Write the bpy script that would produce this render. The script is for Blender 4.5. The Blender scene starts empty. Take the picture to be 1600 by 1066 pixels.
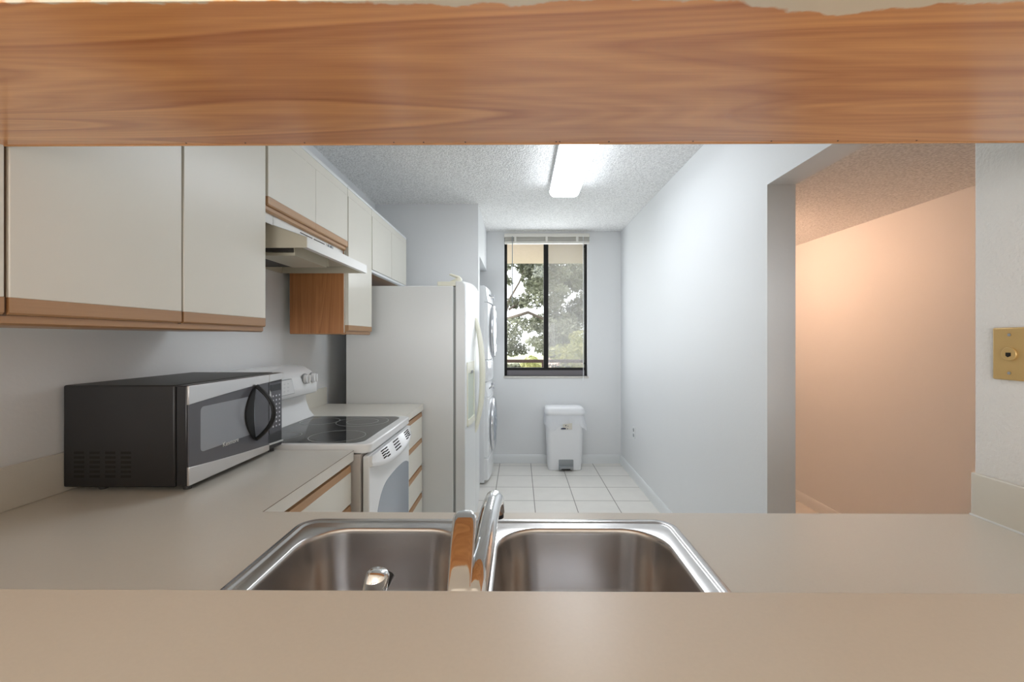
import bpy, bmesh, math, random
from mathutils import Vector, Matrix
from mathutils.geometry import tessellate_polygon

C = bpy.context.scene.collection
sc = bpy.context.scene
PI = math.pi

# ------------------------------------------------------------------ camera, sky, lights, exposure
cam_d = bpy.data.cameras.new('camera')
cam = bpy.data.objects.new('camera', cam_d)
C.objects.link(cam)
cam_d.sensor_fit = 'HORIZONTAL'
cam_d.sensor_width = 36.0
cam_d.lens = 36.0 * 683.0 / 1600.0
cam_d.clip_start = 0.02
cam.location = (0, 0, 1.32)
YAW = 5.4 / 683.0
cam.rotation_euler = (PI / 2, 0, YAW)
cam_d.shift_x = -5.6 / 1600.0
cam_d.shift_y = -3.0 / 1600.0
sc.camera = cam

world = bpy.data.worlds.new('overcast_sky')
sc.world = world
world.use_nodes = True
bg = world.node_tree.nodes['Background']
bg.inputs[0].default_value = (0.93, 0.97, 1.0, 1)
bg.inputs[1].default_value = 2.6

sc.view_settings.view_transform = 'Standard'
sc.view_settings.look = 'None'
sc.view_settings.gamma = 1.0
sc.view_settings.use_curve_mapping = False
sc.view_settings.exposure = 0.32
sc.cycles.max_bounces = 10
sc.cycles.diffuse_bounces = 6
sc.cycles.glossy_bounces = 6
sc.cycles.transparent_max_bounces = 12
sc.cycles.caustics_reflective = False
sc.cycles.caustics_refractive = False
sc.cycles.sample_clamp_indirect = 6.0


def lamp(name, kind, loc, rot, energy, color, **kw):
    d = bpy.data.lights.new(name, kind)
    d.energy = energy
    d.color = color
    for k, v in kw.items():
        setattr(d, k, v)
    o = bpy.data.objects.new(name, d)
    o.location = loc
    o.rotation_euler = rot
    C.objects.link(o)
    return o


# soft sun on the trees outside (coming from behind the building, over the balcony)
lamp('sun', 'SUN', (0, 0, 20), (math.radians(38), math.radians(14), 0), 2.4, (1, .95, .86), angle=.05)
# added fill lamp behind the camera, standing in for daylight from unseen glass doors
lamp('living_room_fill', 'AREA', (-0.6, -3.95, 1.15), (PI / 2, 0, 0), 96, (1, .965, .935),
     shape='RECTANGLE', size=3.4, size_y=2.0)
# added fill lamp just inside the window, boosting daylight in the far kitchen
lamp('kitchen_window_fill', 'AREA', (0.28, 4.69, 1.66), (-PI / 2, 0, 0), 7.5, (.90, .95, 1),
     shape='RECTANGLE', size=.8, size_y=1.3)
LENS_STRENGTH = 12.5
HALL_POWER = 17

# ------------------------------------------------------------------ materials
M = {}


def nodes_of(name):
    m = bpy.data.materials.new(name)
    m.use_nodes = True
    nt = m.node_tree
    return m, nt, nt.nodes['Principled BSDF']


def N(nt, t, **kw):
    n = nt.nodes.new(t)
    for k, v in kw.items():
        if k in n.inputs:
            n.inputs[k].default_value = v
        else:
            setattr(n, k, v)
    return n


def pos(nt):
    return nt.nodes.new('ShaderNodeNewGeometry').outputs['Position']


def plain(name, col, rough=.5, metal=0, bump=0, bscale=80, bdist=.002, var=0, vscale=3, coat=0, spec=.5, emit=None,
          trans=0, alpha=1):
    m, nt, b = nodes_of(name)
    L = nt.links.new
    b.inputs['Base Color'].default_value = (*col, 1)
    b.inputs['Roughness'].default_value = rough
    b.inputs['Metallic'].default_value = metal
    b.inputs['Specular IOR Level'].default_value = spec
    if coat:
        b.inputs['Coat Weight'].default_value = coat
        b.inputs['Coat Roughness'].default_value = .08
    if trans:
        b.inputs['Transmission Weight'].default_value = trans
    p = pos(nt)
    nz = N(nt, 'ShaderNodeTexNoise', Scale=vscale, Detail=4.0)
    L(p, nz.inputs['Vector'])
    mx = N(nt, 'ShaderNodeMix', data_type='RGBA')
    mx.inputs[6].default_value = (*[c * (1 - var) for c in col], 1)
    mx.inputs[7].default_value = (*[min(1, c * (1 + var)) for c in col], 1)
    L(nz.outputs[0], mx.inputs[0])
    L(mx.outputs[2], b.inputs['Base Color'])
    if bump:
        n2 = N(nt, 'ShaderNodeTexNoise', Scale=bscale, Detail=3.0)
        L(p, n2.inputs['Vector'])
        bp = N(nt, 'ShaderNodeBump', Strength=bump, Distance=bdist)
        L(n2.outputs[0], bp.inputs['Height'])
        L(bp.outputs[0], b.inputs['Normal'])
    if emit:
        b.inputs['Emission Color'].default_value = (*emit[0], 1)
        b.inputs['Emission Strength'].default_value = emit[1]
    M[name] = m
    return m


plain('wall_paint', (.765, .778, .79), .55, bump=.25, bscale=90, bdist=.0015, var=.01)
plain('textured_wall', (.80, .80, .785), .6, bump=.7, bscale=130, bdist=.003, var=.02, vscale=30)
plain('trim_paint', (.78, .80, .81), .35)
plain('cream_laminate', (.74, .715, .64), .32, var=.02, vscale=6)
plain('counter_laminate_dimmed', (.565, .515, .445), .36, var=.035, vscale=260)  # counter laminate again, colour darkened and warmed to offset the stronger light on the bar
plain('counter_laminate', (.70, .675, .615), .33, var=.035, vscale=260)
plain('white_enamel', (.86, .875, .89), .22, coat=.3)
plain('range_side', (.62, .58, .55), .4)
plain('fridge_white', (.74, .755, .755), .30, bump=.22, bscale=260, bdist=.001)
plain('fridge_plastic', (.80, .79, .67), .35)
plain('hood_beige', (.56, .52, .42), .35, var=.05, vscale=14)
plain('hood_white', (.78, .78, .76), .3)
plain('handle_black', (.010, .010, .010), .45, spec=.3)
plain('grease', (.05, .045, .04), .6, bump=.8, bscale=200, var=.5, vscale=60)
plain('dark_gap', (.05, .04, .035), .7)
plain('seam_brown', (.14, .09, .06), .6)
plain('black_plastic', (.018, .018, .02), .32)
plain('case_black', (.021, .020, .020), .42, spec=.35, bump=.1, bscale=500, var=.15, vscale=8)
plain('black_glass', (.012, .014, .016), .04)
plain('micro_glass', (.105, .105, .12), .08)
plain('micro_window', (.30, .32, .355), .08)
plain('oven_glass', (.30, .34, .40), .12)
plain('burner_line', (.50, .52, .53), .3)
plain('steel_satin', (.62, .61, .60), .30, metal=1)
plain('chrome', (.82, .83, .84), .06, metal=1)
plain('chrome_soft', (.70, .71, .74), .16, metal=1)
plain('grey_plastic', (.30, .32, .33), .45)
plain('rubber_dark', (.06, .06, .06), .7)
plain('gasket', (.30, .31, .31), .7)
plain('brass', (.62, .42, .17), .35, metal=.35)
plain('dark_hole', (.01, .008, .005), .9)
plain('bronze_frame', (.008, .007, .007), .5, spec=.25)
plain('bronze_sill', (.15, .14, .155), .45)
plain('marble', (.62, .60, .56), .35, var=.15, vscale=40)
plain('blind_ivory', (.74, .72, .66), .45)
plain('soffit_stucco', (.76, .63, .56), .9, bump=.6, bscale=60, bdist=.01, var=.08, vscale=20)
plain('rail_brown', (.07, .035, .03), .5)
plain('bark', (.17, .14, .115), .9, bump=.6, bscale=30, bdist=.02, var=.25, vscale=9)
plain('ground_lawn', (.32, .34, .20), .95, var=.3, vscale=.7)
plain('roof_tan', (.62, .42, .34), .8, var=.1, vscale=3)
plain('house_wall', (.75, .70, .64), .8)
plain('bin_white', (.79, .80, .82), .38)
plain('sticker_navy', (.02, .022, .06), .5)
plain('sticker_paper', (.70, .66, .58), .5)
plain('key_print', (.58, .58, .64), .5)
plain('lettering', (.75, .75, .74), .3, metal=.6)
plain('panel_grey', (.62, .64, .65), .4)
plain('living_wall', (.74, .70, .64), .6)
plain('living_floor', (.45, .36, .27), .5)
plain('lamp_lens', (1, 1, 1), .4, emit=((.89, .945, 1.0), LENS_STRENGTH))
plain('lamp_end', (.85, .87, .90), .3)
plain('hall_globe', (1, .9, .75), .4, emit=((1, .62, .30), 6))
plain('dispenser_shade', (.55, .60, .52), .4)


def leaf_mat(name, c1, c2):
    m, nt, b = nodes_of(name)
    L = nt.links.new
    nz = N(nt, 'ShaderNodeTexNoise', Scale=2.2, Detail=5.0)
    L(pos(nt), nz.inputs['Vector'])
    r = N(nt, 'ShaderNodeValToRGB')
    r.color_ramp.elements[0].position = .36
    r.color_ramp.elements[0].color = (*c1, 1)
    r.color_ramp.elements[1].position = .64
    r.color_ramp.elements[1].color = (*c2, 1)
    L(nz.outputs[0], r.inputs[0])
    L(r.outputs[0], b.inputs['Base Color'])
    b.inputs['Roughness'].default_value = .55
    tr = N(nt, 'ShaderNodeBsdfTranslucent')
    L(r.outputs[0], tr.inputs[0])
    mx = N(nt, 'ShaderNodeMixShader', Fac=.3)
    L(b.outputs[0], mx.inputs[1])
    L(tr.outputs[0], mx.inputs[2])
    L(mx.outputs[0], nt.nodes['Material Output'].inputs[0])
    M[name] = m


leaf_mat('leaf_oak', (.12, .13, .09), (.36, .375, .28))
leaf_mat('leaf_lime', (.30, .32, .12), (.58, .56, .28))


def popcorn(name, col):
    m, nt, b = nodes_of(name)
    L = nt.links.new
    b.inputs['Roughness'].default_value = .9
    p = pos(nt)
    v = N(nt, 'ShaderNodeTexVoronoi', Scale=95.0)
    n = N(nt, 'ShaderNodeTexNoise', Scale=70.0, Detail=4.0)
    L(p, v.inputs['Vector'])
    L(p, n.inputs['Vector'])
    ad = N(nt, 'ShaderNodeMath', operation='SUBTRACT')
    L(n.outputs[0], ad.inputs[0])
    L(v.outputs['Distance'], ad.inputs[1])
    bp = N(nt, 'ShaderNodeBump', Strength=.8, Distance=.004)
    L(ad.outputs[0], bp.inputs['Height'])
    L(bp.outputs[0], b.inputs['Normal'])
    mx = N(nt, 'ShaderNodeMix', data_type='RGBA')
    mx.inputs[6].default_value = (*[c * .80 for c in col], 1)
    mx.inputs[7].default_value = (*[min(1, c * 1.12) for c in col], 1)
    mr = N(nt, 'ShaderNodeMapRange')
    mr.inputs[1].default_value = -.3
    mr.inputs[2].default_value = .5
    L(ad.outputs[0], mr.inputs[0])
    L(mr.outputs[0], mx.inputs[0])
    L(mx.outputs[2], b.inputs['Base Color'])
    M[name] = m


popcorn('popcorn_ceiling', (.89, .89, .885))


def tiles(name, col, grout, s, x0, y0):
    m, nt, b = nodes_of(name)
    L = nt.links.new
    sep = N(nt, 'ShaderNodeSeparateXYZ')
    L(pos(nt), sep.inputs[0])
    ds = []
    for i, o in ((0, x0), (1, y0)):
        a = N(nt, 'ShaderNodeMath', operation='SUBTRACT')
        a.inputs[1].default_value = o
        L(sep.outputs[i], a.inputs[0])
        d = N(nt, 'ShaderNodeMath', operation='DIVIDE')
        d.inputs[1].default_value = s
        L(a.outputs[0], d.inputs[0])
        f = N(nt, 'ShaderNodeMath', operation='PINGPONG')
        f.inputs[1].default_value = .5
        L(d.outputs[0], f.inputs[0])
        ds.append(f)
    mn = N(nt, 'ShaderNodeMath', operation='MINIMUM')
    L(ds[0].outputs[0], mn.inputs[0])
    L(ds[1].outputs[0], mn.inputs[1])
    mr = N(nt, 'ShaderNodeMapRange')
    mr.inputs[1].default_value = .006
    mr.inputs[2].default_value = .013
    L(mn.outputs[0], mr.inputs[0])
    nz = N(nt, 'ShaderNodeTexNoise', Scale=9.0, Detail=6.0)
    L(pos(nt), nz.inputs['Vector'])
    c2 = N(nt, 'ShaderNodeMix', data_type='RGBA')
    c2.inputs[6].default_value = (*[c * .93 for c in col], 1)
    c2.inputs[7].default_value = (*[min(1, c * 1.06) for c in col], 1)
    L(nz.outputs[0], c2.inputs[0])
    mx = N(nt, 'ShaderNodeMix', data_type='RGBA')
    mx.inputs[6].default_value = (*grout, 1)
    L(c2.outputs[2], mx.inputs[7])
    L(mr.outputs[0], mx.inputs[0])
    L(mx.outputs[2], b.inputs['Base Color'])
    b.inputs['Roughness'].default_value = .32
    bp = N(nt, 'ShaderNodeBump', Strength=.4, Distance=.002)
    L(mr.outputs[0], bp.inputs['Height'])
    L(bp.outputs[0], b.inputs['Normal'])
    M[name] = m


tiles('floor_tile', (.79, .765, .72), (.22, .19, .165), .327, .124, 4.553)


def oak(name, axis, light, dark, ring=9.0, gloss=.28, coat=.25, paint=None, stretch=.09, fig=.5, midw=.45, scale=3.6):
    """axis = direction of the grain (0 x, 1 y, 2 z); broad cathedral figure + fine pores"""
    m, nt, b = nodes_of(name)
    L = nt.links.new
    p = pos(nt)
    mp = N(nt, 'ShaderNodeMapping')
    s = [1.0, 1.0, 1.0]
    s[axis] = stretch
    mp.inputs['Scale'].default_value = s
    L(p, mp.inputs['Vector'])
    base = N(nt, 'ShaderNodeTexNoise', Scale=scale, Detail=2.0, Distortion=.25)
    L(mp.outputs[0], base.inputs['Vector'])
    mul = N(nt, 'ShaderNodeMath', operation='MULTIPLY')
    mul.inputs[1].default_value = ring
    L(base.outputs[0], mul.inputs[0])
    sepp = N(nt, 'ShaderNodeSeparateXYZ')
    L(p, sepp.inputs[0])
    fr = N(nt, 'ShaderNodeMath', operation='FRACT')
    L(mul.outputs[0], fr.inputs[0])
    r = N(nt, 'ShaderNodeValToRGB')
    e = r.color_ramp.elements
    e[0].position = 0.0
    e[0].color = (0, 0, 0, 1)
    e[1].position = .7
    e[1].color = (.55, .55, .55, 1)
    x = r.color_ramp.elements.new(.93)
    x.color = (1, 1, 1, 1)
    x = r.color_ramp.elements.new(1.0)
    x.color = (.1, .1, .1, 1)
    L(fr.outputs[0], r.inputs[0])
    mp2 = N(nt, 'ShaderNodeMapping')
    s2 = [1.0, 1.0, 1.0]
    s2[axis] = .02
    mp2.inputs['Scale'].default_value = s2
    L(p, mp2.inputs['Vector'])
    pore = N(nt, 'ShaderNodeTexNoise', Scale=420.0, Detail=3.0)
    L(mp2.outputs[0], pore.inputs['Vector'])
    mp3 = N(nt, 'ShaderNodeMapping')
    s3 = [1.0, 1.0, 1.0]
    s3[axis] = .03
    mp3.inputs['Scale'].default_value = s3
    L(p, mp3.inputs['Vector'])
    mid = N(nt, 'ShaderNodeTexNoise', Scale=62.0, Detail=3.0)
    L(mp3.outputs[0], mid.inputs['Vector'])
    a1 = N(nt, 'ShaderNodeMath', operation='MULTIPLY')
    a1.inputs[1].default_value = fig
    L(r.outputs[0], a1.inputs[0])
    a2 = N(nt, 'ShaderNodeMath', operation='MULTIPLY_ADD')
    a2.inputs[1].default_value = .30
    L(pore.outputs[0], a2.inputs[0])
    L(a1.outputs[0], a2.inputs[2])
    a3 = N(nt, 'ShaderNodeMath', operation='MULTIPLY_ADD')
    a3.inputs[1].default_value = midw
    L(mid.outputs[0], a3.inputs[0])
    L(a2.outputs[0], a3.inputs[2])
    mulf = N(nt, 'ShaderNodeMath', operation='MULTIPLY')
    mulf.inputs[1].default_value = ring * 4.3
    L(base.outputs[0], mulf.inputs[0])
    ff = N(nt, 'ShaderNodeMath', operation='PINGPONG')
    ff.inputs[1].default_value = .5
    L(mulf.outputs[0], ff.inputs[0])
    a4 = N(nt, 'ShaderNodeMath', operation='MULTIPLY_ADD')
    a4.inputs[1].default_value = .34
    L(ff.outputs[0], a4.inputs[0])
    L(a3.outputs[0], a4.inputs[2])
    a3 = a4
    mx = N(nt, 'ShaderNodeMix', data_type='RGBA')
    mx.inputs[6].default_value = (*light, 1)
    mx.inputs[7].default_value = (*dark, 1)
    mr = N(nt, 'ShaderNodeMapRange')
    mr.inputs[1].default_value = .32
    mr.inputs[2].default_value = 1.02
    L(a3.outputs[0], mr.inputs[0])
    L(mr.outputs[0], mx.inputs[0])
    col = mx.outputs[2]
    if paint:      # sloppy wall paint smeared over the front edge of the panel: y below an uneven line
        y0, pcol = paint
        fine = N(nt, 'ShaderNodeTexNoise', Scale=38.0, Detail=6.0)
        L(p, fine.inputs['Vector'])
        ux = N(nt, 'ShaderNodeMapRange')
        ux.inputs[1].default_value = -.55
        ux.inputs[2].default_value = .55
        L(sepp.outputs[0], ux.inputs[0])
        rp = N(nt, 'ShaderNodeValToRGB')
        el = rp.color_ramp.elements
        el[0].position = 0
        el[0].color = (.0, .0, .0, 1)
        el[1].position = 1
        el[1].color = (.12, .12, .12, 1)
        for xx, hh in ((-.17, 0), (-.13, .16), (-.08, .30), (0.0, .24), (.03, .02), (.20, .02), (.235, .35), (.28, .72), (.33, .90), (.37, .55), (.42, .38), (.49, .30)):
            e_ = el.new((xx + .55) / 1.1)
            e_.color = (hh, hh, hh, 1)
        L(ux.outputs[0], rp.inputs[0])
        h = N(nt, 'ShaderNodeMath', operation='MULTIPLY')
        h.inputs[1].default_value = .024
        L(rp.outputs[0], h.inputs[0])
        hf = N(nt, 'ShaderNodeMath', operation='MULTIPLY_ADD')
        hf.inputs[1].default_value = .018
        L(fine.outputs[0], hf.inputs[0])
        L(h.outputs[0], hf.inputs[2])
        dy = N(nt, 'ShaderNodeMath', operation='SUBTRACT')
        dy.inputs[1].default_value = y0
        L(sepp.outputs[1], dy.inputs[0])
        lt = N(nt, 'ShaderNodeMath', operation='SUBTRACT')
        L(hf.outputs[0], lt.inputs[0])
        L(dy.outputs[0], lt.inputs[1])
        st = N(nt, 'ShaderNodeMapRange')
        st.inputs[1].default_value = 0
        st.inputs[2].default_value = .003
        L(lt.outputs[0], st.inputs[0])
        m2 = N(nt, 'ShaderNodeMix', data_type='RGBA')
        L(st.outputs[0], m2.inputs[0])
        L(col, m2.inputs[6])
        m2.inputs[7].default_value = (*pcol, 1)
        col = m2.outputs[2]
    L(col, b.inputs['Base Color'])
    b.inputs['Roughness'].default_value = gloss
    b.inputs['Coat Weight'].default_value = coat
    b.inputs['Coat Roughness'].default_value = .18
    bp = N(nt, 'ShaderNodeBump', Strength=.12, Distance=.001)
    L(pore.outputs[0], bp.inputs['Height'])
    L(bp.outputs[0], b.inputs['Normal'])
    M[name] = m


oak('oak_panel', 0, (.86, .43, .165), (.50, .185, .058), ring=14, gloss=.32, coat=.9, paint=(.418, (.72, .66, .54)), stretch=.075, fig=.36, midw=.62, scale=4.6)
oak('oak_side', 2, (.56, .25, .09), (.33, .125, .04), ring=12, gloss=.4, coat=.1, stretch=.06, fig=.22, midw=.75, scale=5)
oak('oak_trim', 1, (.50, .29, .14), (.36, .19, .085), ring=3, gloss=.4, coat=.1, stretch=.05)


def brushed(name, col, rough, axis):
    m, nt, b = nodes_of(name)
    L = nt.links.new
    mp = N(nt, 'ShaderNodeMapping')
    s = [1.0, 1.0, 1.0]
    s[axis] = .015
    mp.inputs['Scale'].default_value = s
    L(pos(nt), mp.inputs['Vector'])
    nz = N(nt, 'ShaderNodeTexNoise', Scale=420.0, Detail=2.0)
    L(mp.outputs[0], nz.inputs['Vector'])
    mr = N(nt, 'ShaderNodeMapRange')
    mr.inputs[3].default_value = rough * .92
    mr.inputs[4].default_value = rough * 1.08
    L(nz.outputs[0], mr.inputs[0])
    L(mr.outputs[0], b.inputs['Roughness'])
    b.inputs['Base Color'].default_value = (*col, 1)
    b.inputs['Metallic'].default_value = 1
    M[name] = m


brushed('sink_steel', (.60, .58, .57), .26, 0)
brushed('micro_steel', (.66, .64, .63), .30, 1)


def see_through(name, col, fac, gloss=False):
    m, nt, b = nodes_of(name)
    L = nt.links.new
    tr = N(nt, 'ShaderNodeBsdfTransparent')
    mx = N(nt, 'ShaderNodeMixShader', Fac=fac)
    if gloss:
        d = N(nt, 'ShaderNodeBsdfGlossy', Roughness=.01)
    else:
        d = N(nt, 'ShaderNodeBsdfDiffuse')
        t2 = N(nt, 'ShaderNodeBsdfTranslucent')
        d.inputs[0].default_value = (*col, 1)
        t2.inputs[0].default_value = (*col, 1)
        m3 = N(nt, 'ShaderNodeMixShader', Fac=.6)
        L(d.outputs[0], m3.inputs[1])
        L(t2.outputs[0], m3.inputs[2])
        d = m3
    if gloss:
        d.inputs[0].default_value = (*col, 1)
    L(tr.outputs[0], mx.inputs[1])
    L(d.outputs[0], mx.inputs[2])
    L(mx.outputs[0], nt.nodes['Material Output'].inputs[0])
    M[name] = m


see_through('pane_glass', (1, 1, 1), .006, True)
see_through('insect_mesh', (.62, .62, .66), .34)
see_through('bag_film', (.93, .94, .96), .93)

# ------------------------------------------------------------------ mesh helpers
class B:
    """collects geometry in world coordinates for ONE object"""

    def __init__(self):
        self.bm = bmesh.new()

    def face(self, pts):
        vs = [self.bm.verts.new(p) for p in pts]
        return self.bm.faces.new(vs)

    def box(self, x0, x1, y0, y1, z0, z1):
        v = [self.bm.verts.new((x, y, z)) for x in (x0, x1) for y in (y0, y1) for z in (z0, z1)]
        for f in ((0, 1, 3, 2), (4, 6, 7, 5), (0, 4, 5, 1), (2, 3, 7, 6), (0, 2, 6, 4), (1, 5, 7, 3)):
            self.bm.faces.new([v[i] for i in f])
        return self

    def loops(self, rings, closed=True, cap0=True, cap1=True):
        """bridge rings of equal length"""
        R = [[self.bm.verts.new(p) for p in r] for r in rings]
        n = len(R[0])
        for a, b in zip(R[:-1], R[1:]):
            for i in range(n if closed else n - 1):
                j = (i + 1) % n
                self.bm.faces.new((a[i], a[j], b[j], b[i]))
        if cap0:
            self.bm.faces.new(list(reversed(R[0])))
        if cap1:
            self.bm.faces.new(R[-1])
        return R

    def prism(self, poly, axis, a, b):
        """extrude a 2D polygon along an axis; poly in the other two axes (x,y / x,z / y,z order)"""
        def p3(p, t):
            if axis == 0:
                return (t, p[0], p[1])
            if axis == 1:
                return (p[0], t, p[1])
            return (p[0], p[1], t)
        self.loops([[p3(p, a) for p in poly], [p3(p, b) for p in poly]])
        return self

    def tube(self, pts, radii, n=14, sx=1.0, up=(0, 0, 1), caps=True):
        """round (or flattened, sx = width factor) tube along points"""
        P = [Vector(p) for p in pts]
        if not hasattr(radii, '__len__'):
            radii = [radii] * len(P)
        rings = []
        prev = None
        for i, p in enumerate(P):
            t = (P[min(i + 1, len(P) - 1)] - P[max(i - 1, 0)]).normalized()
            if prev is None:
                u = Vector(up)
                if abs(u.dot(t)) > .98:
                    u = Vector((1, 0, 0)) if abs(t.x) < .9 else Vector((0, 1, 0))
            else:
                u = prev
            u = (u - t * u.dot(t)).normalized()
            prev = u
            w = t.cross(u)
            rings.append([p + u * (math.cos(2 * PI * k / n) * radii[i]) + w * (math.sin(2 * PI * k / n) * radii[i] * sx)
                          for k in range(n)])
        self.loops(rings, cap0=caps, cap1=caps)
        return self

    def disc(self, c, r, axis, a, b, n=28, r2=None):
        """solid cylinder/cone along an axis between coordinates a and b, centre c in the other two axes"""
        r2 = r if r2 is None else r2
        def ring(t, rr):
            o = []
            for k in range(n):
                u, v = c[0] + rr * math.cos(2 * PI * k / n), c[1] + rr * math.sin(2 * PI * k / n)
                o.append((t, u, v) if axis == 0 else (u, t, v) if axis == 1 else (u, v, t))
            return o
        self.loops([ring(a, r), ring(b, r2)])
        return self

    def annulus(self, cx, cy, r, w, z0, z1, n=56):
        def ring(rr, z):
            return [(cx + rr * math.cos(2 * PI * k / n), cy + rr * math.sin(2 * PI * k / n), z) for k in range(n)]
        R = self.loops([ring(r, z0), ring(r, z1), ring(r - w, z1), ring(r - w, z0)], cap0=False, cap1=False)
        a, b = R[-1], R[0]
        for i in range(n):
            j = (i + 1) % n
            self.bm.faces.new((a[i], a[j], b[j], b[i]))
        return self

    def torus(self, c, R, r, axis=0, n=48, m=12, sz=1.0):
        rings = []
        for k in range(n):
            t = 2 * PI * k / n
            ring = []
            for j in range(m):
                s = 2 * PI * j / m
                rad = R + r * math.cos(s)
                h = r * math.sin(s) * sz
                if axis == 0:
                    ring.append((c[0] + h, c[1] + rad * math.cos(t), c[2] + rad * math.sin(t)))
                else:
                    ring.append((c[0] + rad * math.cos(t), c[1] + rad * math.sin(t), c[2] + h))
            rings.append(ring)
        rings.append(rings[0])
        self.loops(rings, cap0=False, cap1=False)
        return self


def rrect(x0, x1, y0, y1, r, n=6):
    pts = []
    for cx, cy, a in ((x1 - r, y1 - r, 0), (x0 + r, y1 - r, 90), (x0 + r, y0 + r, 180), (x1 - r, y0 + r, 270)):
        for k in range(n + 1):
            t = math.radians(a + 90 * k / n)
            pts.append((cx + r * math.cos(t), cy + r * math.sin(t)))
    return pts


def tag(o, label=None, cat=None, group=None, kind=None):
    if label:
        o['label'] = label
    if cat:
        o['category'] = cat
    if group:
        o['group'] = group
    if kind:
        o['kind'] = kind
    return o


def world_loc(o):
    v = Vector((0, 0, 0))
    while o is not None:
        v += o.location
        o = o.parent
    return v


def obj(name, b, mat, parent=None, bev=0, seg=2, smooth=35, label=None, angle=30):
    bm = b.bm
    bmesh.ops.remove_doubles(bm, verts=bm.verts, dist=1e-6)
    bmesh.ops.recalc_face_normals(bm, faces=bm.faces)
    xs = [v.co for v in bm.verts]
    lo = Vector((min(v.x for v in xs), min(v.y for v in xs), min(v.z for v in xs)))
    hi = Vector((max(v.x for v in xs), max(v.y for v in xs), max(v.z for v in xs)))
    c = Vector(((lo.x + hi.x) / 2, (lo.y + hi.y) / 2, lo.z))
    for v in bm.verts:
        v.co -= c
    me = bpy.data.meshes.new(name)
    bm.to_mesh(me)
    bm.free()
    me.materials.append(M[mat])
    for p in me.polygons:
        p.use_smooth = True
    me.set_sharp_from_angle(angle=math.radians(smooth))
    o = bpy.data.objects.new(name, me)
    C.objects.link(o)
    if parent is not None:
        o.parent = parent
        o.location = c - world_loc(parent)
    else:
        o.location = c
    if bev:
        md = o.modifiers.new('bevel', 'BEVEL')
        md.width = bev
        md.segments = seg
        md.limit_method = 'ANGLE'
        md.angle_limit = math.radians(angle)
        md.harden_normals = False
    if label:
        o['label'] = label
    return o


def thing(name, loc, label, cat, group=None):
    o = bpy.data.objects.new(name, None)
    o.empty_display_size = .1
    o.location = loc
    C.objects.link(o)
    return tag(o, label, cat, group)


def struct(name, b, mat, **kw):
    return tag(obj(name, b, mat, **kw), kind='structure')


def text_mesh(name, body, size, mat, parent, loc, rot, depth=.0008, label=None):
    cu = bpy.data.curves.new(name, 'FONT')
    cu.body = body
    cu.size = size
    cu.extrude = depth
    cu.align_x = 'CENTER'
    cu.align_y = 'CENTER'
    tmp = bpy.data.objects.new(name, cu)
    C.objects.link(tmp)
    dg = bpy.context.evaluated_depsgraph_get()
    me = bpy.data.meshes.new_from_object(tmp.evaluated_get(dg))
    bpy.data.objects.remove(tmp)
    me.materials.clear()
    me.materials.append(M[mat])
    o = bpy.data.objects.new(name, me)
    C.objects.link(o)
    o.rotation_euler = rot
    o.parent = parent
    o.location = Vector(loc) - world_loc(parent)
    if label:
        o['label'] = label
    return o


# ------------------------------------------------------------------ key dimensions (metres)
XL = -1.219            # left kitchen wall
XR = 1.083             # right kitchen wall beyond the doorway
XS = 1.057             # right wall stub beside the bar
YF = 4.655             # far wall with the window
ZC = 2.463             # kitchen ceiling
HALL_X = 2.285
HALL_Z = 2.09
CT = 0.914             # counter top height

# ------------------------------------------------------------------ the room
b = B()
b.box(-3.1, 2.45, .30, 6.0, -.10, 0)
struct('floor', b, 'floor_tile')
b = B()
b.box(-3.1, 2.45, -4.2, .30, -.10, 0)
struct('floor_living', b, 'living_floor')

b = B()
b.box(XL - .12, XL, .42, YF + .15, 0, ZC)
struct('wall_left', b, 'wall_paint')

b = B()
b.box(XR, 1.206, 1.916, YF, 0, ZC)          # beyond the doorway
b.box(XR, 1.206, 1.023, 1.916, 1.994, ZC)   # over the doorway
struct('wall_right', b, 'wall_paint')
b = B()
b.box(XS, 1.206, .30, 1.023, 0, ZC)
struct('wall_right_stub', b, 'textured_wall', bev=.004)

# far wall around the window
WX0, WX1, WZ0, WZ1 = -.157, .728, .925, 2.435
b = B()
b.box(XL, WX0, YF, YF + .15, 0, ZC)
b.box(WX1, 2.45, YF, YF + .15, 0, ZC)
b.box(WX0, WX1, YF, YF + .15, 0, WZ0)
b.box(WX0, WX1, YF, YF + .15, WZ1, ZC)
struct('wall_far', b, 'wall_paint')

# wall behind the fridge that hides the laundry closet, and the closet header
b = B()
b.box(XL, -.345, 3.70, 3.82, 0, ZC)
b.box(-.465, -.345, 3.82, YF, 2.046, ZC)
struct('wall_closet', b, 'wall_paint')

b = B()
b.box(XL - .12, 1.206, .42, YF + .15, ZC, ZC + .10)
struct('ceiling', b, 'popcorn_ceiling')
b = B()
b.box(1.206, 2.45, .30, 6.0, HALL_Z, ZC + .10)
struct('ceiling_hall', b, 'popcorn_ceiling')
b = B()
b.box(HALL_X, 2.45, -4.2, 6.0, 0, HALL_Z + .37)
struct('wall_hall', b, 'wall_paint')
b = B()
b.box(1.206, HALL_X, 5.6, 5.75, 0, HALL_Z)
struct('wall_hall_end', b, 'wall_paint')

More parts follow.
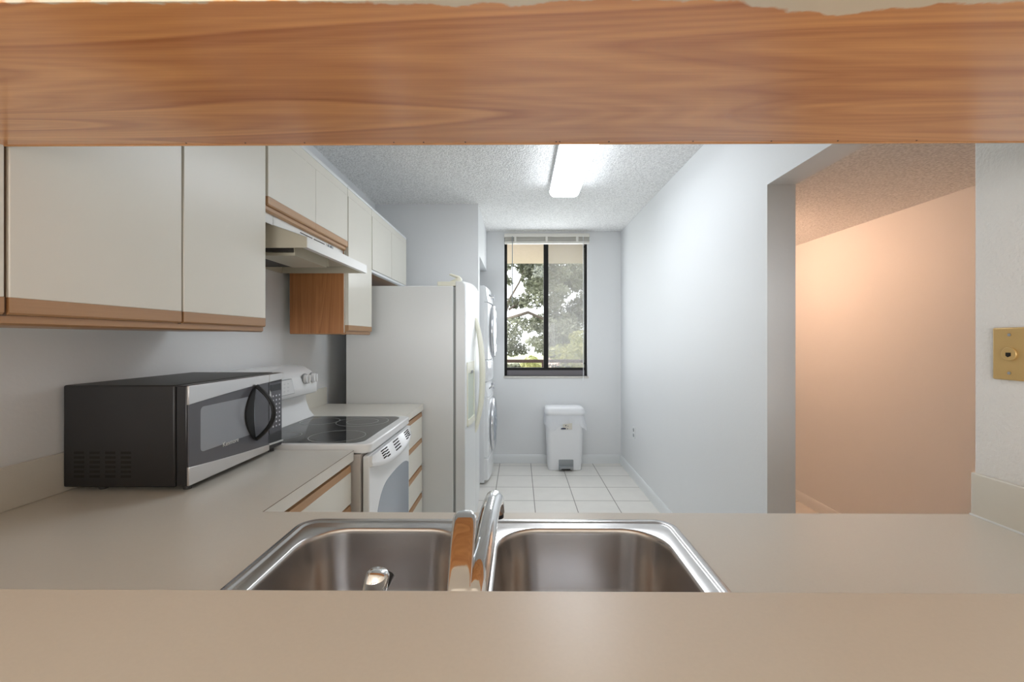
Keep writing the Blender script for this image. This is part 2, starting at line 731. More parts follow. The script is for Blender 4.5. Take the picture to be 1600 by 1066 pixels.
# living room behind the camera: the wall carrying the pass-through, side walls, ceiling, assumed glass door opening
b = B()
b.box(-3.0, 1.206, .30, .40, 0, 1.03)               # below the bar
b.box(-3.0, -1.26, .30, .40, 1.03, ZC)
b.box(-1.26, 1.206, .30, .42, 1.665, ZC)            # header over the bar
struct('wall_front', b, 'living_wall')
b = B()
b.box(-3.1, -3.0, -4.2, .40, 0, ZC)
b.box(-3.0, HALL_X, -4.2, -4.1, 0, .08)
b.box(-3.0, HALL_X, -4.2, -4.1, 2.2, ZC)
b.box(-3.0, -2.4, -4.2, -4.1, .08, 2.2)
b.box(1.3, HALL_X, -4.2, -4.1, .08, 2.2)
b.box(1.206, 1.30, -4.1, .30, 0, ZC)  # unseen partition, added to keep the living room light out of the hall
struct('wall_living', b, 'living_wall')
b = B()
b.box(-3.1, 2.45, -4.2, .30, ZC, ZC + .1)
struct('ceiling_living', b, 'living_wall')

# baseboards
def board(name, poly_axis, prof, a, c):
    bb = B()
    bb.prism(prof, poly_axis, a, c)
    struct(name, bb, 'trim_paint')

board('baseboard_far', 0, [(YF, 0), (YF - .013, 0), (YF - .013, .066), (YF - .009, .086), (YF - .004, .092), (YF, .092)], -.345, XR)
board('baseboard_right', 1, [(XR, 0), (XR - .013, 0), (XR - .013, .066), (XR - .009, .086), (XR - .004, .092), (XR, .092)], 1.916, YF - .013)
board('baseboard_hall', 1, [(HALL_X, 0), (HALL_X - .013, 0), (HALL_X - .013, .055), (HALL_X - .009, .074), (HALL_X - .004, .08), (HALL_X, .08)], -4.1, 5.6)

# window: bronze slider, left pane bare, insect screen on the other half
w = thing('window_1', (.285, YF + .06, WZ0), None, None)
w['kind'] = 'structure'
fy0, fy1 = YF + .045, YF + .115
b = B()
b.box(WX0, WX0 + .028, fy0, fy1, WZ0, WZ1)
b.box(WX1 - .022, WX1, fy0, fy1, WZ0, WZ1)
b.box(WX0 + .028, WX1 - .022, fy0, fy1, WZ1 - .03, WZ1)
b.box(WX0 + .028, WX1 - .022, fy0 + .005, fy1, .985, 1.012)
obj('window_frame', b, 'bronze_frame', w, bev=.002)
b = B()
b.box(WX0 + .028, WX1 - .022, fy0, fy1 + .01, WZ0 + .002, .985)
obj('sill_track', b, 'bronze_sill', w, bev=.002, label='grey metal bottom track')
b = B()
b.box(.266, .316, fy0 + .01, fy1 - .005, 1.012, WZ1 - .03)
obj('mullion', b, 'bronze_frame', w, bev=.002)
b = B()
b.box(WX0 + .028, .266, fy0 + .04, fy0 + .044, 1.012, WZ1 - .03)
obj('window_pane', b, 'pane_glass', w)
b = B()
b.box(.316, WX1 - .022, fy0 + .055, fy0 + .059, 1.012, WZ1 - .03)
obj('window_pane', b, 'pane_glass', w)
b = B()
b.box(.318, WX1 - .024, fy0 + .066, fy0 + .067, 1.014, WZ1 - .032)
obj('insect_screen', b, 'insect_mesh', w, label='hazy grey insect screen over one half')
b = B()
for zz in (2.30, 1.05):
    b.box(WX1 - .04, WX1 - .022, fy0 - .006, fy0 + .006, zz, zz + .018)
obj('latch', b, 'bronze_frame', w)
b = B()
b.box(WX0 - .008, WX1 + .012, YF - .012, YF + .045, WZ0 - .02, WZ0)
b.box(WX0, WX1, YF + .045, YF + .14, WZ0 - .02, WZ0)
obj('window_sill', b, 'marble', w, bev=.003, label='pale marble sill')

# ------------------------------------------------------------------ outside
b = B()
b.box(-4, 5, YF + .15, 6.50, 2.443, 2.62)
struct('ceiling_balcony', b, 'soffit_stucco')
b = B()
b.box(-4, 5, YF + .15, 6.55, -.15, -.02)
struct('floor_balcony', b, 'living_wall')
b = B()
b.box(-60, 70, 6.6, 120, -3.3, -3.0)
struct('ground', b, 'ground_lawn')
r = thing('balcony_railing', (.3, 6.4, -.02), 'dark brown balcony railing outside the kitchen window', 'railing')
b = B()
b.box(-4, 5, 6.37, 6.43, .975, 1.02)
obj('top_rail', b, 'rail_brown', r, bev=.006)
for x in (-2.4, -1.0, .355, 1.75, 3.1):
    b = B()
    b.box(x - .022, x + .022, 6.38, 6.42, -.02, .975)
    obj('post', b, 'rail_brown', r, bev=.004)
b = B()
b.box(-4, 5, 6.39, 6.41, .06, .10)
obj('bottom_rail', b, 'rail_brown', r)


def leaf_cloud(rnd, blobs, size):
    bb = B()
    for cx, cy, cz, rx, ry, rz, n in blobs:
        for _ in range(n):
            while True:
                p = Vector((rnd.uniform(-1, 1), rnd.uniform(-1, 1), rnd.uniform(-1, 1)))
                if .12 < p.length < 1:
                    break
            q = Vector((cx + p.x * rx, cy + p.y * ry, cz + p.z * rz))
            d = Vector((rnd.gauss(0, 1), rnd.gauss(0, 1), rnd.gauss(0, .8))).normalized()
            s = d.cross(Vector((rnd.gauss(0, 1), rnd.gauss(0, 1), rnd.gauss(0, 1)))).normalized()
            l = size * rnd.uniform(.7, 1.4)
            wd = l * .36
            bend = d.cross(s) * l * .12
            bb.face([q - d * l * .5, q + s * wd * .5 + bend, q + d * l * .5, q - s * wd * .5 + bend])
    return bb


def tree(name, base, label, cat, limbs, blobs, size, mat, seed, rmain=.16):
    t = thing(name, base, label, cat, 'trees outside the window')
    bb = B()
    bx, by, bz = base
    for pts, r0, r1 in limbs:
        P = [(bx + p[0], by + p[1], bz + p[2]) for p in pts]
        n = len(P)
        bb.tube(P, [r0 + (r1 - r0) * i / (n - 1) for i in range(n)], n=8)
    obj('trunk', bb, 'bark', t)
    rnd = random.Random(seed)
    obj('foliage', leaf_cloud(rnd, [(bx + q[0], by + q[1], bz + q[2], *q[3:]) for q in blobs], size), mat, t, smooth=180)
    return t


rnd = random.Random(5)
def blobs_in(x0, x1, z0, z1, n, r, k, seed, y=1.2):
    q = random.Random(seed)
    return [(q.uniform(x0, x1), q.uniform(-y, y), q.uniform(z0, z1), r * q.uniform(.7, 1.3), r * q.uniform(.7, 1.2), r * q.uniform(.45, .8), k) for _ in range(n)]

tree('oak_tree', (-1.6, 14.5, -3.0), 'spreading oak with crooked bare branches seen through the bare window half', 'tree',
     [([(0, 0, 0), (.1, 0, 2.2), (.3, .1, 4.0)], .24, .13),
      ([(.3, .1, 4.0), (1.1, 0, 4.95), (1.9, -.1, 5.2), (2.5, 0, 4.95), (3.0, .1, 4.5)], .075, .03),
      ([(1.1, 0, 4.95), (1.25, .1, 5.6), (1.6, .1, 6.2), (1.9, 0, 6.9)], .05, .02),
      ([(1.25, .1, 5.3), (1.7, .1, 5.6), (2.2, .2, 5.7)], .04, .02),
      ([(.3, .1, 4.0), (.5, 0, 5.5), (.9, .1, 7.0)], .09, .04)],
     blobs_in(.3, 3.2, 5.5, 7.5, 26, .42, 330, 3) + blobs_in(.2, 3.2, 2.4, 4.9, 38, .48, 430, 4), .15, 'leaf_oak', 11)
tree('shade_tree', (4.9, 19.5, -3.0), 'full grey green shade tree behind the insect screen', 'tree',
     [([(0, 0, 0), (-.1, 0, 2.5), (-.2, 0, 4.6)], .26, .15),
      ([(-.2, 0, 4.6), (-1.4, 0, 6.0), (-2.2, 0, 7.4)], .11, .04),
      ([(-.2, 0, 4.6), (-.9, 0, 6.0), (-1.2, .1, 7.6)], .10, .04)],
     blobs_in(-4.3, -1.5, 3.6, 7.6, 31, .58, 420, 6, 1.6), .19, 'leaf_oak', 12)
tree('lime_shrub', (2.75, 10.6, -3.0), 'yellow green bushy tree low behind the insect screen', 'shrub',
     [([(0, 0, 0), (-.3, 0, 1.6), (-.5, 0, 2.8)], .10, .05)],
     blobs_in(-1.7, -.6, 2.6, 4.55, 14, .38, 260, 8, .8), .11, 'leaf_lime', 13)
tree('garden_shrub', (.1, 8.9, -3.0), 'olive green shrub low behind the bare window half and railing', 'shrub',
     [([(0, 0, 0), (0, 0, 1.6), (-.1, 0, 2.6)], .10, .05)],
     blobs_in(-.6, .55, 2.3, 4.1, 19, .36, 460, 9, .8), .10, 'leaf_lime', 14)
h = thing('low_house', (3.7, 35, -3.0), 'low pale house with pinkish roof far beyond the railing', 'house')
b = B()
b.box(2.3, 5.2, 32, 39, -3.0, -1.1)
obj('wall', b, 'house_wall', h)
b = B()
b.prism([(31.4, -1.1), (39.6, -1.1), (35.5, -.1)], 0, 2.0, 5.5)
obj('roof', b, 'roof_tan', h)

# ------------------------------------------------------------------ window blind, drawn up
t = thing('window_blind', (.294, YF - .035, 2.325), 'ivory venetian blind drawn up at the top of the kitchen window', 'blind')
b = B()
b.box(-.155, .742, YF - .062, YF - .012, 2.392, 2.43)
obj('headrail', b, 'blind_ivory', t, bev=.003)
b = B()
for k in range(14):
    z = 2.352 + k * .0026
    b.box(-.150, .738, YF - .060, YF - .014, z, z + .0012)
obj('slat_stack', b, 'blind_ivory', t)
b = B()
b.box(-.152, .740, YF - .060, YF - .014, 2.325, 2.349)
obj('bottom_rail', b, 'blind_ivory', t, bev=.004)
for x in (-.04, .29, .61):
    b = B()
    b.box(x - .012, x + .012, YF - .066, YF - .060, 2.325, 2.40)
    obj('ladder_tape', b, 'blind_ivory', t)
b = B()
b.tube([(-.07, YF - .07, 2.40), (-.07, YF - .072, 1.70)], .0045, n=8)
obj('wand', b, 'grey_plastic', t)
b = B()
b.tube([(.672, YF - .07, 2.40), (.674, YF - .07, 1.4), (.676, YF - .055, .92)], .003, n=6)
obj('pull_cord', b, 'trim_paint', t)
b = B()
b.disc((.676, YF - .055), .007, 2, .885, .922, 10, .004)
obj('cord_tassel', b, 'trim_paint', t)

# ------------------------------------------------------------------ ceiling light
t = thing('ceiling_light', (.335, 2.66, ZC), 'long white fluorescent fixture glowing on the popcorn ceiling', 'ceiling light')
b = B()
b.box(.226, .444, 2.03, 3.245, ZC - .05, ZC)
obj('housing', b, 'lamp_end', t, bev=.004)
b = B()
prof = [(.227, ZC - .050), (.231, ZC - .072), (.245, ZC - .087), (.268, ZC - .093), (.402, ZC - .093), (.425, ZC - .087), (.439, ZC - .072), (.443, ZC - .050)]
b.prism(prof, 1, 2.04, 3.235)
obj('lens', b, 'lamp_lens', t)
for y in (2.02, 3.235):
    b = B()
    b.prism([(.224, ZC - .02)] + prof + [(.446, ZC - .02)], 1, y, y + .02)
    obj('end_cap', b, 'lamp_end', t, bev=.004)

# assumed warm wall sconce, itself unseen, on the hall side of the kitchen wall (round the corner of the doorway)
HLX, HLY, HLZ = 1.40, 3.30, 1.80
t = thing('assumed_hall_sconce', (1.21, HLY, HLZ), 'assumed warm glass wall lamp in the hall round the doorway corner', 'wall lamp')
b = B()
b.disc((HLY, HLZ - .08), .06, 0, 1.207, 1.225, 28)
obj('back_plate', b, 'brass', t, bev=.003)
b = B()
b.tube([(1.222, HLY, HLZ - .08), (1.32, HLY, HLZ - .12), (HLX, HLY, HLZ - .10), (HLX, HLY, HLZ - .07)], .009, n=10)
obj('arm', b, 'brass', t)
b = B()
b.loops([[(HLX + rr * math.cos(2 * PI * k / 24), HLY + rr * math.sin(2 * PI * k / 24), HLZ + zz) for k in range(24)]
         for rr, zz in ((.03, -.07), (.05, -.05), (.065, 0), (.075, .06), (.07, .06), (.06, 0), (.045, -.045))])
obj('glass_shade', b, 'hall_globe', t, smooth=60)
lamp('assumed_hall_bulb', 'POINT', (HLX, HLY, HLZ + .10), (0, 0, 0), HALL_POWER, (1, .60, .40), shadow_soft_size=.09)

# ------------------------------------------------------------------ upper cabinets on the left wall
DX = -.88                 # door faces
BX = -.90                 # carcass front
WB = -1.18                # cabinet backs
ZT = 2.11


def wood_pull(y0, y1, z, parent, notch=True):
    """stepped oak finger pull along the bottom edge of an upper door"""
    bb = B()
    bb.prism([(DX, z + .038), (DX, z + .012), (DX - .004, z + .008), (DX - .02, z + .008), (DX - .02, z + .038)], 1, y0, y1)
    o = obj('finger_pull', bb, 'oak_trim', parent, label='oak finger pull along the door bottom')
    return o


def upper(name, y0, y1, z0, doors, label, pull=True, side_wood=False, rail=True):
    t = thing(name, ((BX + WB) / 2, (y0 + y1) / 2, z0), label, 'cabinet', 'upper cabinets on the stove wall')
    bb = B()
    bb.box(WB if side_wood else XL, BX, y0, y1, z0, ZT - .018)
    obj('body', bb, 'cream_laminate', t, bev=.001)
    bb = B()
    bb.box(WB, DX, y0, y1, ZT - .014, ZT)
    obj('top_strip', bb, 'trim_paint', t, bev=.001)
    bb = B()
    bb.box(BX + .0005, DX - .002, y0, y1, 2.0575, ZT - .0145)
    obj('top_rail', bb, 'cream_laminate', t)
    for (a, c) in doors:
        bb = B()
        zz = z0 + (.040 if pull else .004)
        bb.box(BX + .001, DX, a, c, zz, 2.056)
        d = obj('door', bb, 'cream_laminate', t, bev=.0015)
        if pull:
            wood_pull(a, c, z0 + .002, d)
    if pull:
        bb = B()
        bb.prism([(BX + .0095, z0 + .0095), (BX + .0095, z0 - .004), (BX + .003, z0 - .008), (BX - .02, z0 - .008), (BX - .02, z0 - .0005), (BX + .001, z0 - .0005), (BX + .001, z0 + .0095)], 1, y0, y1)
        obj('bottom_rail', bb, 'oak_trim', t, label='oak rail under the front edge')
        bb = B()
        bb.box(WB, BX - .0205, y0, y1, z0 - .006, z0)
        obj('bottom_panel', bb, 'oak_trim', t)
    return t


upper('upper_cabinet', .43, .740, 1.352, [(.435, .7405)], 'cream upper cabinet beside the overhead oak panel, only its door edge showing')
t = upper('upper_cabinet', .7435, 1.514, 1.352, [(.748, 1.1335), (1.1410, 1.511)], 'cream two door upper cabinet over the microwave')
b = B()
b.box(BX, DX - .006, .7405, .748, 1.36, 2.10)
obj('stile', b, 'seam_brown', t)
b = B()
b.box(BX, DX - .008, 1.1338, 1.1407, 1.36, 2.06)
obj('door_gap', b, 'seam_brown', t)
t = upper('upper_cabinet', 1.522, 2.240, 1.782, [(1.526, 1.8865), (1.8872, 2.239)], 'short cream upper cabinet above the range hood')
t = upper('upper_cabinet', 2.245, 2.608, 1.352, [(2.250, 2.605)], 'tall narrow cream cabinet with oak side, between hood and fridge', side_wood=True)
b = B()
b.box(WB, BX - .003, 2.241, 2.2455, 1.349, ZT - .02)
obj('side_panel', b, 'oak_side', t, label='bare oak side panel')
b = B()
b.box(XL + .001, WB - .0005, 2.31, 2.60, 1.45, 2.05)
obj('wall_cleat', b, 'cream_laminate', t)
t = upper('upper_cabinet', 2.612, 3.41, 1.735, [(2.617, 3.010), (3.016, 3.405)], 'cream two door upper cabinet above the fridge', pull=False)
b = B()
b.box(BX - .01, DX - .004, 2.612, 3.41, 1.722, 1.737)
obj('bottom_rail', b, 'trim_paint', t)
b = B()
b.box(WB, BX - .011, 2.613, 3.409, 1.728, 1.7345)
obj('bottom_panel', b, 'oak_trim', t, label='brown underside')

# overhead cabinet hanging over the peninsula; the photo sees its oak underside
PY0, PY1, PZ = .424, .739, 1.65
t = thing('overhead_cabinet', (.09, (PY0 + PY1) / 2, PZ), 'overhead cabinet with oak underside spanning the top of the pass-through', 'cabinet')
b = B()
b.box(DX + .002, XS - .001, PY0 + .002, PY1 - .02, PZ + .015, ZT)
obj('body', b, 'cream_laminate', t)
b = B()
b.box(DX + .002, XS - .001, PY0, PY1 - .0015, PZ, PZ + .014)
obj('bottom_panel', b, 'oak_panel', t, bev=.001, label='glossy oak grain underside with a paint smeared edge')
b = B()
b.box(DX + .002, XS - .001, PY1 - .0015, PY1, PZ - .0015, PZ + .04)
obj('front_rail', b, 'oak_trim', t)
for px in (-.46, -.36, -.21, -.16, -.09, .062, .068, .15, .29, .42, .53, -.56, .66):
    b = B()
    b.disc((px, PY1 - .008), .0013, 2, PZ - .0006, PZ + .001, 8)
    obj('nail_head', b, 'dark_gap', t)
for k, (a, c) in enumerate(((-.86, -.40), (-.395, .06), (.065, .55), (.555, 1.04))):
    b = B()
    b.box(a, c, PY1 - .019, PY1 - .001, PZ + .05, ZT - .01)
    d = obj('door', b, 'cream_laminate', t, bev=.0015)

# ------------------------------------------------------------------ range hood
HY0, HY1 = 1.60, 2.225
t = thing('range_hood', (-1.0, 1.91, 1.656), 'cream range hood with sloped canopy over the stove', 'range hood')
outer = [(-1.214, 1.656), (-.777, 1.656), (-.777, 1.696), (-.905, 1.740), (-.905, 1.7735), (-1.214, 1.7735)]
b = B()
th = .003
# near and far cheeks
b.prism([(-1.214, 1.656), (-.780, 1.656), (-.780, 1.695), (-.905, 1.739), (-.905, 1.7735), (-1.214, 1.7735)], 1, HY0, HY0 + th)
b.prism([(-1.214, 1.656), (-.780, 1.656), (-.780, 1.695), (-.905, 1.739), (-.905, 1.7735), (-1.214, 1.7735)], 1, HY1 - th, HY1)
b.box(-1.214, -1.208, HY0 + th, HY1 - th, 1.656, 1.7735)
b.box(-1.208, -.80, HY0 + th, HY1 - th, 1.690, 1.696)       # inner ceiling
obj('canopy', b, 'hood_beige', t)
b = B()
b.prism([(-.780, 1.656), (-.777, 1.656), (-.777, 1.696), (-.905, 1.740), (-.905, 1.7735), (-.908, 1.7735), (-.908, 1.739), (-.780, 1.694)], 1, HY0, HY1)
b.box(-.908, -.905, 1.545, HY0, 1.7385, 1.7735)
b.box(-.908, -.905, HY1, 2.238, 1.7385, 1.7735)
b.box(-.797, -.780, HY0 + th, HY1 - th, 1.656, 1.658)
obj('fascia', b, 'hood_white', t, label='white enamelled front strip')
b = B()
for k in range(2):
    for j in range(2):
        y = 1.80 + k * .12
        b.box(-.9055, -.9035, y, y + .105, 1.747 + j * .012, 1.7505 + j * .012)
obj('louvre', b, 'dark_gap', t)
b = B()
b.box(-.905, -.902, 2.045, 2.135, 1.744, 1.770)
sw = obj('switch_plate', b, 'hood_white', t, bev=.001)
for y in (2.052, 2.082):
    b = B()
    b.box(-.902, -.897, y, y + .022, 1.750, 1.766)
    obj('rocker_switch', b, 'grey_plastic', sw, bev=.001)
b = B()
b.box(-.8715, -.868, 1.685, 1.965, 1.643, 1.690)
b.box(-1.20, -.8715, 1.685, 1.690, 1.643, 1.655)
b.box(-.868, -.866, 1.965, 1.985, 1.65, 1.690)
b.box(-1.02, -.8715, 1.690, 1.965, 1.643, 1.646)
obj('lamp_housing', b, 'hood_beige', t, label='beige lamp housing under the canopy')
b = B()
b.box(-1.20, -.8725, 1.683, 1.6845, 1.657, 1.689)
b.box(-1.20, -1.02, 1.690, 1.955, 1.644, 1.650)
obj('grease_filter', b, 'grease', t, label='grimy dark filter')

# ------------------------------------------------------------------ counters
def counter_edge_seam(parent, boxes):
    bb = B()
    for q in boxes:
        bb.box(*q)
    obj('edge_seam', bb, 'seam_brown', parent, label='brown seam line along the counter edge')

SX0, SX1, SY0, SY1 = -.470, .328, .418, .965     # cut-out for the sink
CF = -.604                                        # front edge of the stove run
CY = 1.0225                                       # far edge of the peninsula
ct = thing('countertop', (-.2, .72, CT - .038), 'beige laminate countertop wrapping from the stove to the sink peninsula', 'countertop')
b = B()
z0, z1 = CT - .038, CT
b.box(XL + .001, CF, CY, 1.592, z0, z1)
b.box(XL + .001, SX0, .402, CY, z0, z1)
b.box(SX1, XS - .001, .402, CY, z0, z1)
b.box(SX0, SX1, SY1, CY, z0, z1)
b.box(SX0, SX1, .402, SY0, z0, z1)
obj('worktop', b, 'counter_laminate', ct)
counter_edge_seam(ct, [(CF - .0002, CF + .0006, CY, 1.592, z1 - .0022, z1 - .0008)])
b = B()
b.box(XL + .0012, XL + .012, .402, 1.592, z1, z1 + .105)
obj('backsplash', b, 'counter_laminate', ct, bev=.002)
b = B()
b.box(XS - .0115, XS - .0012, .436, CY - .002, z1, z1 + .098)
obj('backsplash', b, 'cream_laminate', ct, bev=.002)
b = B()
b.tube([(XS - .0125, .436, z1 + .001), (XS - .0125, CY - .002, z1 + .001)], .0028, n=8)
obj('caulk_bead', b, 'trim_paint', ct)

ct2 = thing('countertop', (-.9, 2.47, CT - .038), 'short beige countertop between the stove and the fridge', 'countertop')
b = B()
b.box(XL + .001, -.600, 2.216, 2.735, z0, z1)
obj('worktop', b, 'counter_laminate', ct2)
b = B()
b.box(XL + .0012, XL + .014, 2.216, 2.735, z1, z1 + .105)
obj('backsplash', b, 'cream_laminate', ct2, bev=.002)

# raised bar ledge under the camera
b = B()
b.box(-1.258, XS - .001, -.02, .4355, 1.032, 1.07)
tag(obj('bar_top', b, 'counter_laminate_dimmed', bev=.003), 'raised beige laminate bar ledge in front of the sink', 'bar counter')

# base cabinets
def drawer_front(t, x, y0, y1, z0, z1, pull=True):
    bb = B()
    bb.box(x - .018, x, y0, y1, z0, z1)
    d = obj('drawer', bb, 'cream_laminate', t, bev=.0015)
    if pull:
        bb = B()
        bb.prism([(x, z1 + .0005), (x - .002, z1 + .024), (x - .016, z1 + .027), (x - .018, z1 + .0005)], 1, y0, y1)
        obj('finger_pull', bb, 'oak_trim', d, label='oak finger pull')
    return d

t = thing('base_cabinet', (-.92, 1.31, 0), 'cream base cabinet with oak drawer pulls under the microwave counter', 'cabinet')
b = B()
b.box(XL + .002, -.64, CY + .002, 1.596, .10, z0 - .001)
b.box(XL + .002, -.70, CY + .002, 1.596, 0, .10)
obj('body', b, 'seam_brown', t)
drawer_front(t, -.612, CY + .03, 1.589, .722, .835)
b = B()
b.box(-.630, -.612, CY + .03, 1.589, .115, .690)
d = obj('door', b, 'cream_laminate', t, bev=.0015)
b = B()
b.prism([(-.612, .6905), (-.614, .712), (-.628, .715), (-.630, .6905)], 1, CY + .03, 1.589)
obj('finger_pull', b, 'oak_trim', d)

t = thing('drawer_cabinet', (-.92, 2.48, 0), 'narrow cream cabinet of stacked drawers with oak pulls beside the fridge', 'cabinet')
b = B()
b.box(XL + .002, -.635, 2.222, 2.733, .10, z0 - .001)
b.box(XL + .002, -.70, 2.222, 2.733, 0, .10)
obj('body', b, 'seam_brown', t)
for a, c in ((.707, .838), (.543, .676), (.372, .505), (.115, .333)):
    drawer_front(t, -.606, 2.226, 2.728, a, c)

t = thing('sink_cabinet', (.0, .72, 0), 'cream base cabinet carrying the sink peninsula', 'cabinet')
b = B()
b.box(-.63, XS - .002, .404, .425, .10, z0 - .001)
b.box(-.63, XS - .002, .965, .985, .10, z0 - .001)
b.box(-.63, -.612, .425, .965, .10, z0 - .001)
b.box(XS - .02, XS - .002, .425, .965, .10, z0 - .001)
b.box(-.612, XS - .02, .425, .965, .10, .12)
b.box(-.63, XS - .002, .46, .93, 0, .10)
obj('body', b, 'cream_laminate', t)
for a, c in ((-.60, -.20), (-.195, .205), (.21, .62), (.625, 1.04)):
    b = B()
    b.box(a, c, .985, 1.003, .12, .845)
    d = obj('door', b, 'cream_laminate', t, bev=.0015)
    b = B()
    b.box(a, c, .985, 1.002, .8455, .866)
    obj('finger_pull', b, 'oak_trim', d)

# ------------------------------------------------------------------ sink
sk = thing('kitchen_sink', (-.07, .69, CT), 'double bowl stainless steel sink set in the peninsula counter', 'sink')
OX0, OX1, OY0, OY1 = -.481, .339, .408, .974
zr = CT + .0062
zd = CT + .0036
def ring(x0, x1, y0, y1, r, z, n=8):
    return [(p[0], p[1], z) for p in rrect(x0, x1, y0, y1, r, n)]
b = B()
R = []
for ins, z in ((0, CT + .0004), (.0012, CT + .004), (.004, zr), (.013, zr + .0004), (.0165, zr - .0004), (.0185, zd + .0003), (.0215, zd)):
    R.append(ring(OX0 + ins, OX1 - ins, OY0 + ins, OY1 - ins, .046 - ins, z))
b.loops(R, cap0=False, cap1=False)
bowls = ((-.4385, -.105), (-.045, .2965))
BY0, BY1 = .512, .931
inner = R[-1]
holes = [ring(a, c, BY0, BY1, .085, zd, 10) for a, c in bowls]
polys = [[Vector(p) for p in inner]] + [[Vector(p) for p in reversed(h)] for h in holes]
flat = [v for p in polys for v in p]
vv = [b.bm.verts.new(v) for v in flat]
for tri in tessellate_polygon(polys):
    try:
        b.bm.faces.new([vv[i] for i in tri])
    except ValueError:
        pass
for a, c in bowls:
    rr = []
    for ins, z, rad in ((0, zd, .085), (.002, zd - .0012, .084), (.0042, zd - .005, .082), (.0055, zd - .012, .081), (.010, zd - .06, .079),
                        (.015, zd - .115, .076), (.018, zd - .130, .074), (.026, zd - .144, .068), (.040, zd - .152, .058), (.06, zd - .155, .045)):
        rr.append(ring(a + ins, c - ins, BY0 + ins, BY1 - ins, rad, z, 10))
    b.loops(rr, cap0=False, cap1=True)
obj('basin', b, 'sink_steel', sk, smooth=50)
for a, c in bowls:
    b = B()
    cx, cy = (a + c) / 2, .70
    b.annulus(cx, cy, .045, .012, zd - .1552, zd - .1525, 32)
    b.disc((cx, cy), .033, 2, zd - .1558, zd - .1545, 32)
    obj('drain', b, 'chrome_soft', sk)

# ------------------------------------------------------------------ faucet (deck mounted, its spout runs away over the divider)
fc = thing('faucet', (-.055, .462, zd), 'chrome single lever faucet between the two sink bowls', 'faucet')
b = B()
b.prism(rrect(-.135, .025, .440, .486, .022, 6), 2, zd, zd + .011)
obj('deck_plate', b, 'chrome', fc, bev=.003)
b = B()
cx, cy = -.056, .463
def circ(rr, z, yy=cy, n=28):
    return [(cx + rr * math.cos(2 * PI * i / n), yy + rr * math.sin(2 * PI * i / n), z) for i in range(n)]
b.loops([circ(.026, zd + .011), circ(.025, zd + .02), circ(.0225, zd + .03), circ(.022, zd + .07), circ(.0225, zd + .088), circ(.020, zd + .098), circ(.012, zd + .104)])
obj('body', b, 'chrome', fc, smooth=60)
b = B()
P = [(-.054, .470, .995), (-.0515, .495, 1.030), (-.0485, .53, 1.0455), (-.046, .57, 1.0565), (-.0435, .61, 1.067), (-.041, .645, 1.0735), (-.0385, .672, 1.0735), (-.0365, .690, 1.065), (-.0355, .699, 1.050), (-.035, .701, 1.043)]
b.tube(P, [.0165, .0165, .0155, .0148, .0142, .0138, .0136, .0132, .0125, .0122], n=22)
obj('spout', b, 'chrome', fc, smooth=60)
b = B()
b.disc((-.035, .7015), .0105, 2, 1.034, 1.045, 20)
obj('aerator', b, 'black_plastic', fc)
# paddle lever rising away from the camera
b = B()
rings = []
side = Vector((1, 0, 0))
LV = .138
pc = Vector((-.0655, .4635, 1.0175))
for i in range(25):
    s = i / 24
    ang = math.radians(42 - 19 * s)
    dirv = Vector((-.04, math.cos(ang), math.sin(ang)))
    nrm = Vector((0, -math.sin(ang), math.cos(ang)))
    c = pc.copy()
    pc += dirv * (LV / 24)
    hw = .0130 + .0028 * s
    if s > .86:
        q = (s - .86) / .14
        hw *= max(.25, 1 - q ** 2.4) ** .5
    th_ = .0055 + .001 * s
    if s > .9:
        th_ *= math.sqrt(max(.06, 1 - ((s - .9) / .1 * .97) ** 2))
    sec = []
    for k in range(24):
        a = 2 * PI * k / 24
        cx_, sy_ = math.cos(a), math.sin(a)
        ex = .5
        u = math.copysign(abs(cx_) ** ex, cx_) * hw
        v = math.copysign(abs(sy_) ** ex, sy_) * th_
        sec.append(c + side * u + nrm * v)
    rings.append(sec)
b.loops(rings)
obj('lever', b, 'chrome', fc, smooth=50)
b = B()
b.tube([(-.057, .463, 1.0), (-.061, .463, 1.012), (-.0655, .461, 1.024)], [.016, .0135, .010], n=18)
obj('lever_hub', b, 'chrome', fc, smooth=60)

sp = thing('side_sprayer', (-.155, .462, zd), 'chrome side sprayer standing on the sink deck beside the faucet', 'sprayer')
b = B()
b.disc((-.160, .460), .024, 2, zd, zd + .014, 28, .019)
obj('collar', b, 'chrome', sp, bev=.002)
b = B()
b.tube([(-.160, .460, zd + .014), (-.160, .460, .985), (-.157, .461, 1.03), (-.153, .463, 1.056), (-.150, .465, 1.070), (-.1495, .4655, 1.0735)],
       [.0135, .0125, .0120, .0128, .0120, .0085], n=22)
obj('wand', b, 'chrome', sp, smooth=60)
b = B()
b.tube([(-.1495, .474, 1.052), (-.147, .484, 1.060)], [.008, .009], n=16)
obj('nozzle', b, 'black_plastic', sp)

# ------------------------------------------------------------------ microwave
MX0, MX1, MY0, MY1, MZ0, MZ1 = -1.205, -.870, 1.145, 1.608, .928, 1.198
mw = thing('microwave', ((MX0 + MX1) / 2, (MY0 + MY1) / 2, CT), 'black and steel microwave oven on the counter beside the stove', 'microwave')
b = B()
b.box(MX0, -.907, MY0, MY1, MZ0, MZ1)
obj('case', b, 'case_black', mw, bev=.005, seg=3)
b = B()
for k in range(4):
    for j in range(6):
        x = -1.175 + k * .0415
        z = .954 + j * .0125
        b.box(x, x + .027, MY0 - .0006, MY0 + .002, z, z + .0068)
obj('vent_slots', b, 'dark_hole', mw, bev=.0)
b = B()
b.box(-.905, -.876, MY0 + .001, 1.517, MZ0 + .003, MZ1 - .001)
door = obj('door', b, 'black_plastic', mw, bev=.003)
b = B()
b.box(-.905, -.876, 1.519, MY1 + .001, MZ0 + .003, MZ1 - .001)
